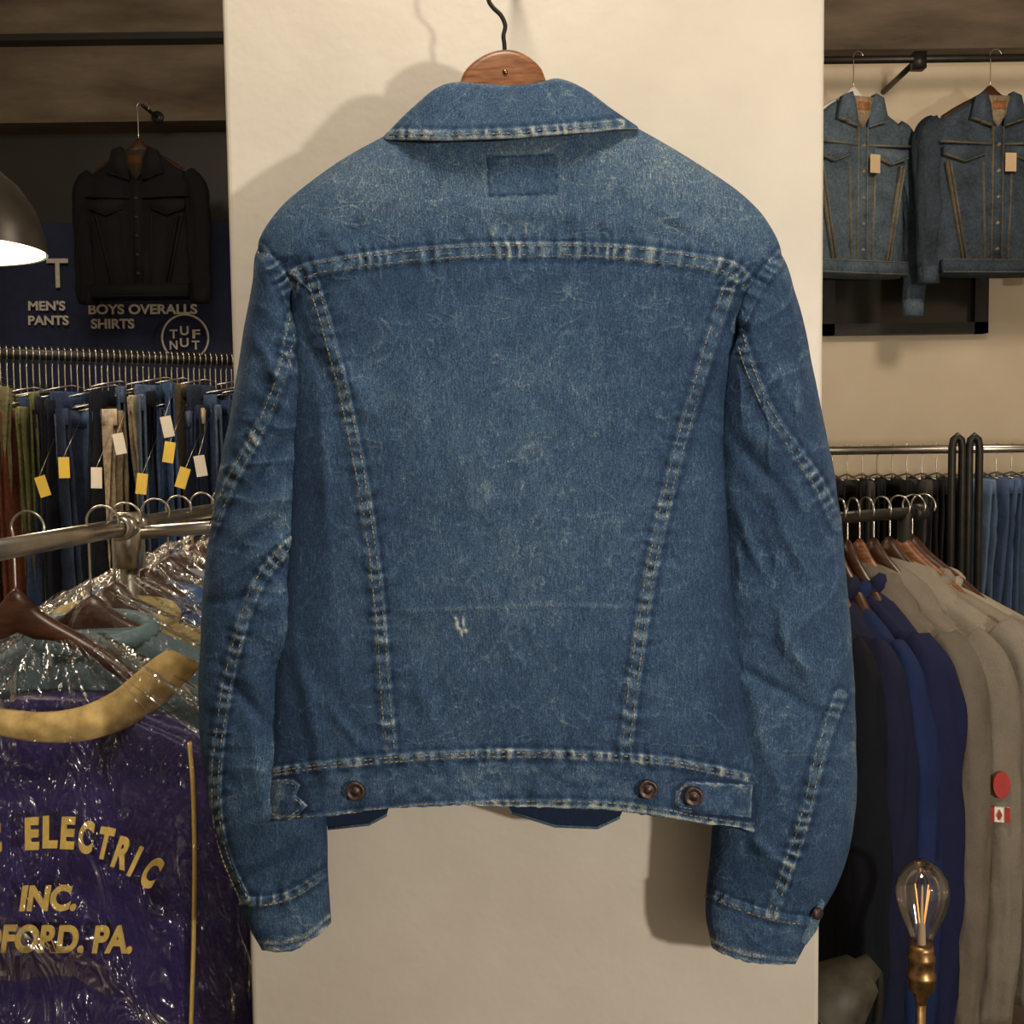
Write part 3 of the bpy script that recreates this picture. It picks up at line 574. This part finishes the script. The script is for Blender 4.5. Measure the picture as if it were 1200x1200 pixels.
prof=cr([(.075,.05,.03),(.03,.12,.05),(-.03,.20,.065),(-.10,.27,.075),(-.25,.285,.080),(-.5,.29,.080),(-.8,.285,.075)],90)
rows(mb,np.array(PC)+np.outer(prof[:,0],[0,0,1]),np.outer(prof[:,1],[1,0,0]),np.outer(prof[:,2],[0,1,0]),130,(1,1,1),.018,3,False,2.6,5,1.8)
mb.build('plastic_cover',PLASTIC,pj)
k=0
for yy,col in ((.40,(.10,.15,.17)),(.47,(.34,.27,.11)),(.57,(.03,.07,.19)),(.66,(.12,.15,.20)),(.76,(.28,.24,.19)),(.86,(.05,.06,.12))):
    e=empty('plastic_wrapped_jacket'); xx=-.585+.07*(yy-.05)/.9; zc=1.312+.008*k; yw=rng.uniform(-.2,.2)
    mb=garment('g',(xx,yy,zc),yw,col,.44,.70,.026,.62,seed=30+k,so=.015,amp=.014,collar=np.array(col)*1.3); mb.build('jacket_cloth',NYL,e)
    wood_hanger('h',zr2+.01,(xx,yy,zc+.006),yw,e,.36,WOODD,.09)
    mb=MB(); prof=cr([(.05,.03,.02),(.02,.08,.035),(-.03,.17,.04),(-.09,.25,.042),(-.25,.265,.045),(-.7,.265,.045)],50)
    w_=np.array([math.cos(yw),math.sin(yw),0]); n_=np.array([-math.sin(yw),math.cos(yw),0])
    rows(mb,np.array((xx,yy,zc))+np.outer(prof[:,0],[0,0,1]),np.outer(prof[:,1],w_),np.outer(prof[:,2],n_),60,(1,1,1),.018,40+k,False,2.5,3,2)
    mb.build('plastic_cover',PLASTIC,e); k+=1
# ---- right near rack with sweatshirts
rr=empty('dark_garment_rack'); mb=MB(); ra=np.array([.42,.66,1.42]); rb=np.array([.70,.84,1.42]); pipe(mb,[ra,rb],.010,16); lathe(mb,[(0,.016),(.014,.016),(.015,-.01),(.010,-.012)],rb,(rb-ra),20)
for q in (ra+(rb-ra)*.04,ra+(rb-ra)*.9): pipe(mb,[q,(q[0],q[1]+.0,.02)],.012,12); box(mb,(q[0]-.02,q[1]-.25,0),(q[0]+.02,q[1]+.25,.03))
mb.build('rack_frame',BLACKM,rr)
sw=[((.004,.005,.009),'navy_sweatshirt',.485,-.02),((.008,.010,.030),'navy_sweatshirt',.50,.06),((.009,.019,.070),'blue_sweatshirt',.525,.13),((.008,.011,.042),'navy_sweatshirt',.55,.20),((.13,.11,.085),'grey_hooded_sweatshirt',.575,.30),((.18,.155,.12),'grey_hooded_sweatshirt',.605,.44),((.22,.19,.15),'grey_hooded_sweatshirt',.64,.60),((.20,.17,.13),'grey_sweatshirt',.67,.76),((.28,.24,.19),'grey_sweatshirt',.69,.92)]
for k,(col,nm,hx,ph) in enumerate(sw):
    e=empty(nm); f=(hx-.42)/.28; p=ra+(rb-ra)*min(f,.98); yw=-math.pi/2+ph
    mb=garment(nm,(p[0],p[1],1.318-.004*(k%3)),yw,col,.46,.68,.030,.64,seed=60+k,so=.015,amp=.013,sr=.045,collar=np.array(col)*1.1)
    if 'hood' in nm:
        dv=np.array([math.cos(yw),math.sin(yw),0]); nv=np.array([-dv[1],dv[0],0]); c=cr([(-.07,.0,.03),(-.02,.0,.05),(.04,-.01,.055),(.10,-.035,.045),(.14,-.06,.02)],14)
        rows(mb,p*np.array([1,1,0])+np.array([0,0,1.318])+np.outer(c[:,0],dv)+np.outer(c[:,1],[0,0,1]),np.outer(c[:,2]*.8,nv),np.outer(c[:,2]*.6,[0,0,1]),16,np.array(col)*1.05,.01,k)
    mb.build('cloth',FAB,e); wood_hanger('h',1.426,(p[0],p[1],1.345),yw,e,.30,WOOD if k%3==1 else WOODD,.105); SWE=e if k==5 else (SWE if k>5 else None)
bpy.context.view_layer.update(); dg=bpy.context.evaluated_depsgraph_get()
def hit(px,py):
    d=P(px,py,1.0)-CAM; d/=np.linalg.norm(d); ok,loc,nn,*_=sc.ray_cast(dg,Vector(CAM+d*.5),Vector(d))
    return (np.array(loc),np.array(nn)) if ok else (None,None)
def patch_on(name,px,py,pts,mat,parent,lift):
    c,_=hit(px,py); q1,_=hit(px-9,py); q2,_=hit(px+9,py); q3,_=hit(px,py-12); q4,_=hit(px,py+12)
    if any(v is None for v in (c,q1,q2,q3,q4)): return
    u=(q2-q1)/18; v=(q4-q3)/24; n=np.cross(u,v); n/=np.linalg.norm(n)
    if np.dot(n,CAM-c)<0: n=-n
    if np.linalg.norm(u)*18>.06: u=u/np.linalg.norm(u)*.0013
    mb=MB(); prism(mb,[c+u*a+v*b+n*lift for a,b in pts],-n*.004); mb.build(name,mat,parent,False)
RED=simple('red_patch',(.33,.025,.018),.7,0,.1,50,0)
patch_on('round_patch',1172,919,[(10*math.cos(t),16*math.sin(t)) for t in np.linspace(0,2*math.pi,21)[:-1]],RED,SWE,.005)
patch_on('flag_patch',1171,953,[(-12,-9),(12,-7),(12,10),(-12,8)],PAPER_W,SWE,.005)
patch_on('flag_patch_bar',1171,953,[(-12,-9),(-6,-9),(-6,8),(-12,8)],RED,SWE,.0062); patch_on('flag_patch_bar',1171,953,[(6,-8),(12,-7),(12,10),(6,9)],RED,SWE,.0074); patch_on('flag_patch_leaf',1171,953,[(0,-6),(3,0),(0,6),(-3,0)],RED,SWE,.0086)
# ---- rear right rack
r2=empty('trouser_rack'); z2=P(1080,527,2.0)[2]; mb=MB(); pipe(mb,[(.75,2.0,z2),(2.3,2.0,z2)],.012,12)
for x in (.8,2.2): pipe(mb,[(x,2.0,z2),(x,2.0,0)],.012,12); box(mb,(x-.02,1.75,0),(x+.02,2.25,.03))
mb.build('rack_frame',CHROME,r2); mb=MB(); mh=MB()
for k,x in enumerate(np.arange(.86,2.15,.042)):
    col=(.012,.0115,.012) if x<1.28 else [(.06,.10,.18),(.10,.15,.23),(.05,.08,.15)][k%3]
    if x<1.28 and k%4==2: col=(.05,.045,.04)
    trousers(mb,(x,2.0,z2-.085),math.pi/2+rng.uniform(-.3,.3),.13,.014,.98,col,k+90); pipe(mh,[(x,2,z2-.085),(x,2,z2-.02),(x+.012,2,z2),(x,2,z2+.016),(x-.012,2,z2+.008)],.0018,6,n=20)
    pipe(mh,[(x,1.9,z2-.08),(x,2.0,z2-.065),(x,2.1,z2-.08)],.003,6)
mb.build('hanging_trousers',FAB,r2); mh.build('hanger_hooks',CHROME,r2)
st=empty('black_tubular_stand'); mb=MB()
for cxp in (1122,1142):
    c=P(cxp,515,1.5); h=.012
    pipe(mb,[(c[0]-h,1.5,.02),(c[0]-h,1.5,c[2]-.02),(c[0]-h*.7,1.5,c[2]),(c[0],1.5,c[2]+.008),(c[0]+h*.7,1.5,c[2]),(c[0]+h,1.5,c[2]-.02),(c[0]+h,1.5,.02)],.009,10)
box(mb,(c[0]-.2,1.45,0),(c[0]+.15,1.55,.03)); mb.build('stand_tube',BLACKM,st)
# ---- Edison bulb lamp
eb=empty('edison_bulb_lamp'); c=P(1080,1108,.29); mb=MB()
lathe(mb,[(.013,-.002),(.0135,.008),(.018,.022),(.026,.040),(.0315,.060),(.032,.072),(.029,.086),(.021,.098),(.012,.105),(.004,.110),(0,.112)],c,(0,0,1),48); mb.build('bulb_glass',GLASS,eb)
mb=MB(); lathe(mb,[(0,.002),(.0135,.002),(.0145,-.004),(.0145,-.010),(.0165,-.013),(.0165,-.018),(.0155,-.020),(.0155,-.034),(.0175,-.036),(.0175,-.042),(.0155,-.044),(.0155,-.056),(.010,-.060),(.006,-.075)],c,(0,0,1),32); mb.build('bulb_socket',BRASS,eb)
mb=MB(); pipe(mb,[c+np.array([0,0,-.07]),(c[0],c[1],.02)],.006,10); lathe(mb,[(.0,.03),(.10,.025),(.12,.0)],(c[0],c[1],0),(0,0,1),32); mb.build('lamp_post',BRASS,eb)
mb=MB(); 
for a in np.linspace(0,2*math.pi,5)[:-1]+.5:
    d=np.array([math.cos(a),math.sin(a),0]); pipe(mb,[c+d*.004+[0,0,.03],c+d*.011+[0,0,.075]],.0007,5); 
mb.build('bulb_filament',emis('filament',(1,.50,.14),.8),eb)
mb=MB(); lathe(mb,[(.005,0),(.004,.03),(.002,.035),(.0012,.075),(0,.078)],c,(0,0,1),16); mb.build('bulb_stem',simple('stem_glass',(.5,.42,.3),.2,0,.1,10,0),eb)
# ---- olive lampshade
ol=empty('olive_work_lamp'); mb=MB(); c=P(990,1158,.33); ax=np.array([-.78,-.1,-.62]); ax/=np.linalg.norm(ax)
lathe(mb,[(0,-.050),(.014,-.050),(.018,-.035),(.028,-.03),(.045,.01),(.058,.05),(.060,.052),(.056,.05),(.040,.01),(0,-.025)],c,ax,40); mb.build('lamp_shade',simple('olive_enamel',(.06,.056,.038),.5,.2,.25,40,.1),ol)
mb=MB(); pipe(mb,[c-ax*.045,c-ax*.045+[.01,0,-.05],(c[0]+.02,c[1]+.02,.5),(c[0]+.02,c[1]+.02,.01)],.006,8,n=24); lathe(mb,[(0,.02),(.05,.018),(.06,0)],(c[0]-.02,c[1]+.02,0),(0,0,1),30); mb.build('lamp_stem',BLACKM,ol)
# ============================================================ LIGHTS
def light(name,typ,loc,e,col,size=.1,target=None,spot=None):
    l=bpy.data.lights.new(name,typ); l.energy=e; l.color=col
    if typ=='AREA': l.size=size
    else: l.shadow_soft_size=size
    if spot: l.spot_size=spot; l.spot_blend=.6
    o=bpy.data.objects.new(name,l); sc.collection.objects.link(o); o.location=loc
    if target is not None: o.rotation_euler=(Vector(target)-Vector(loc)).to_track_quat('-Z','Y').to_euler()
    return o
WM=(1,.84,.64)
light('key_lamp','POINT',(1.20,-1.6,1.50),98,(1,.91,.79),.05)
light('ceiling_lamp','AREA',(-.1,-.75,3.1),26,(1,.88,.72),.45,(0,0,1.3))
light('room_fill_right','POINT',(1.35,1.3,2.7),40,WM,.12)  # unseen fill, added to light the right back wall
light('room_fill_left','POINT',(-1.1,1.2,2.7),20,WM,.12)  # unseen fill, added to keep the left side dimly lit
light('pendant_bulb','POINT',tuple(P(-62,290,.8)+np.array([0,0,-.03])),4,WM,.05)
wd=bpy.data.worlds.new('world'); sc.world=wd; wd.use_nodes=True; wd.node_tree.nodes['Background'].inputs[0].default_value=(1,.88,.75,1); wd.node_tree.nodes['Background'].inputs[1].default_value=.05
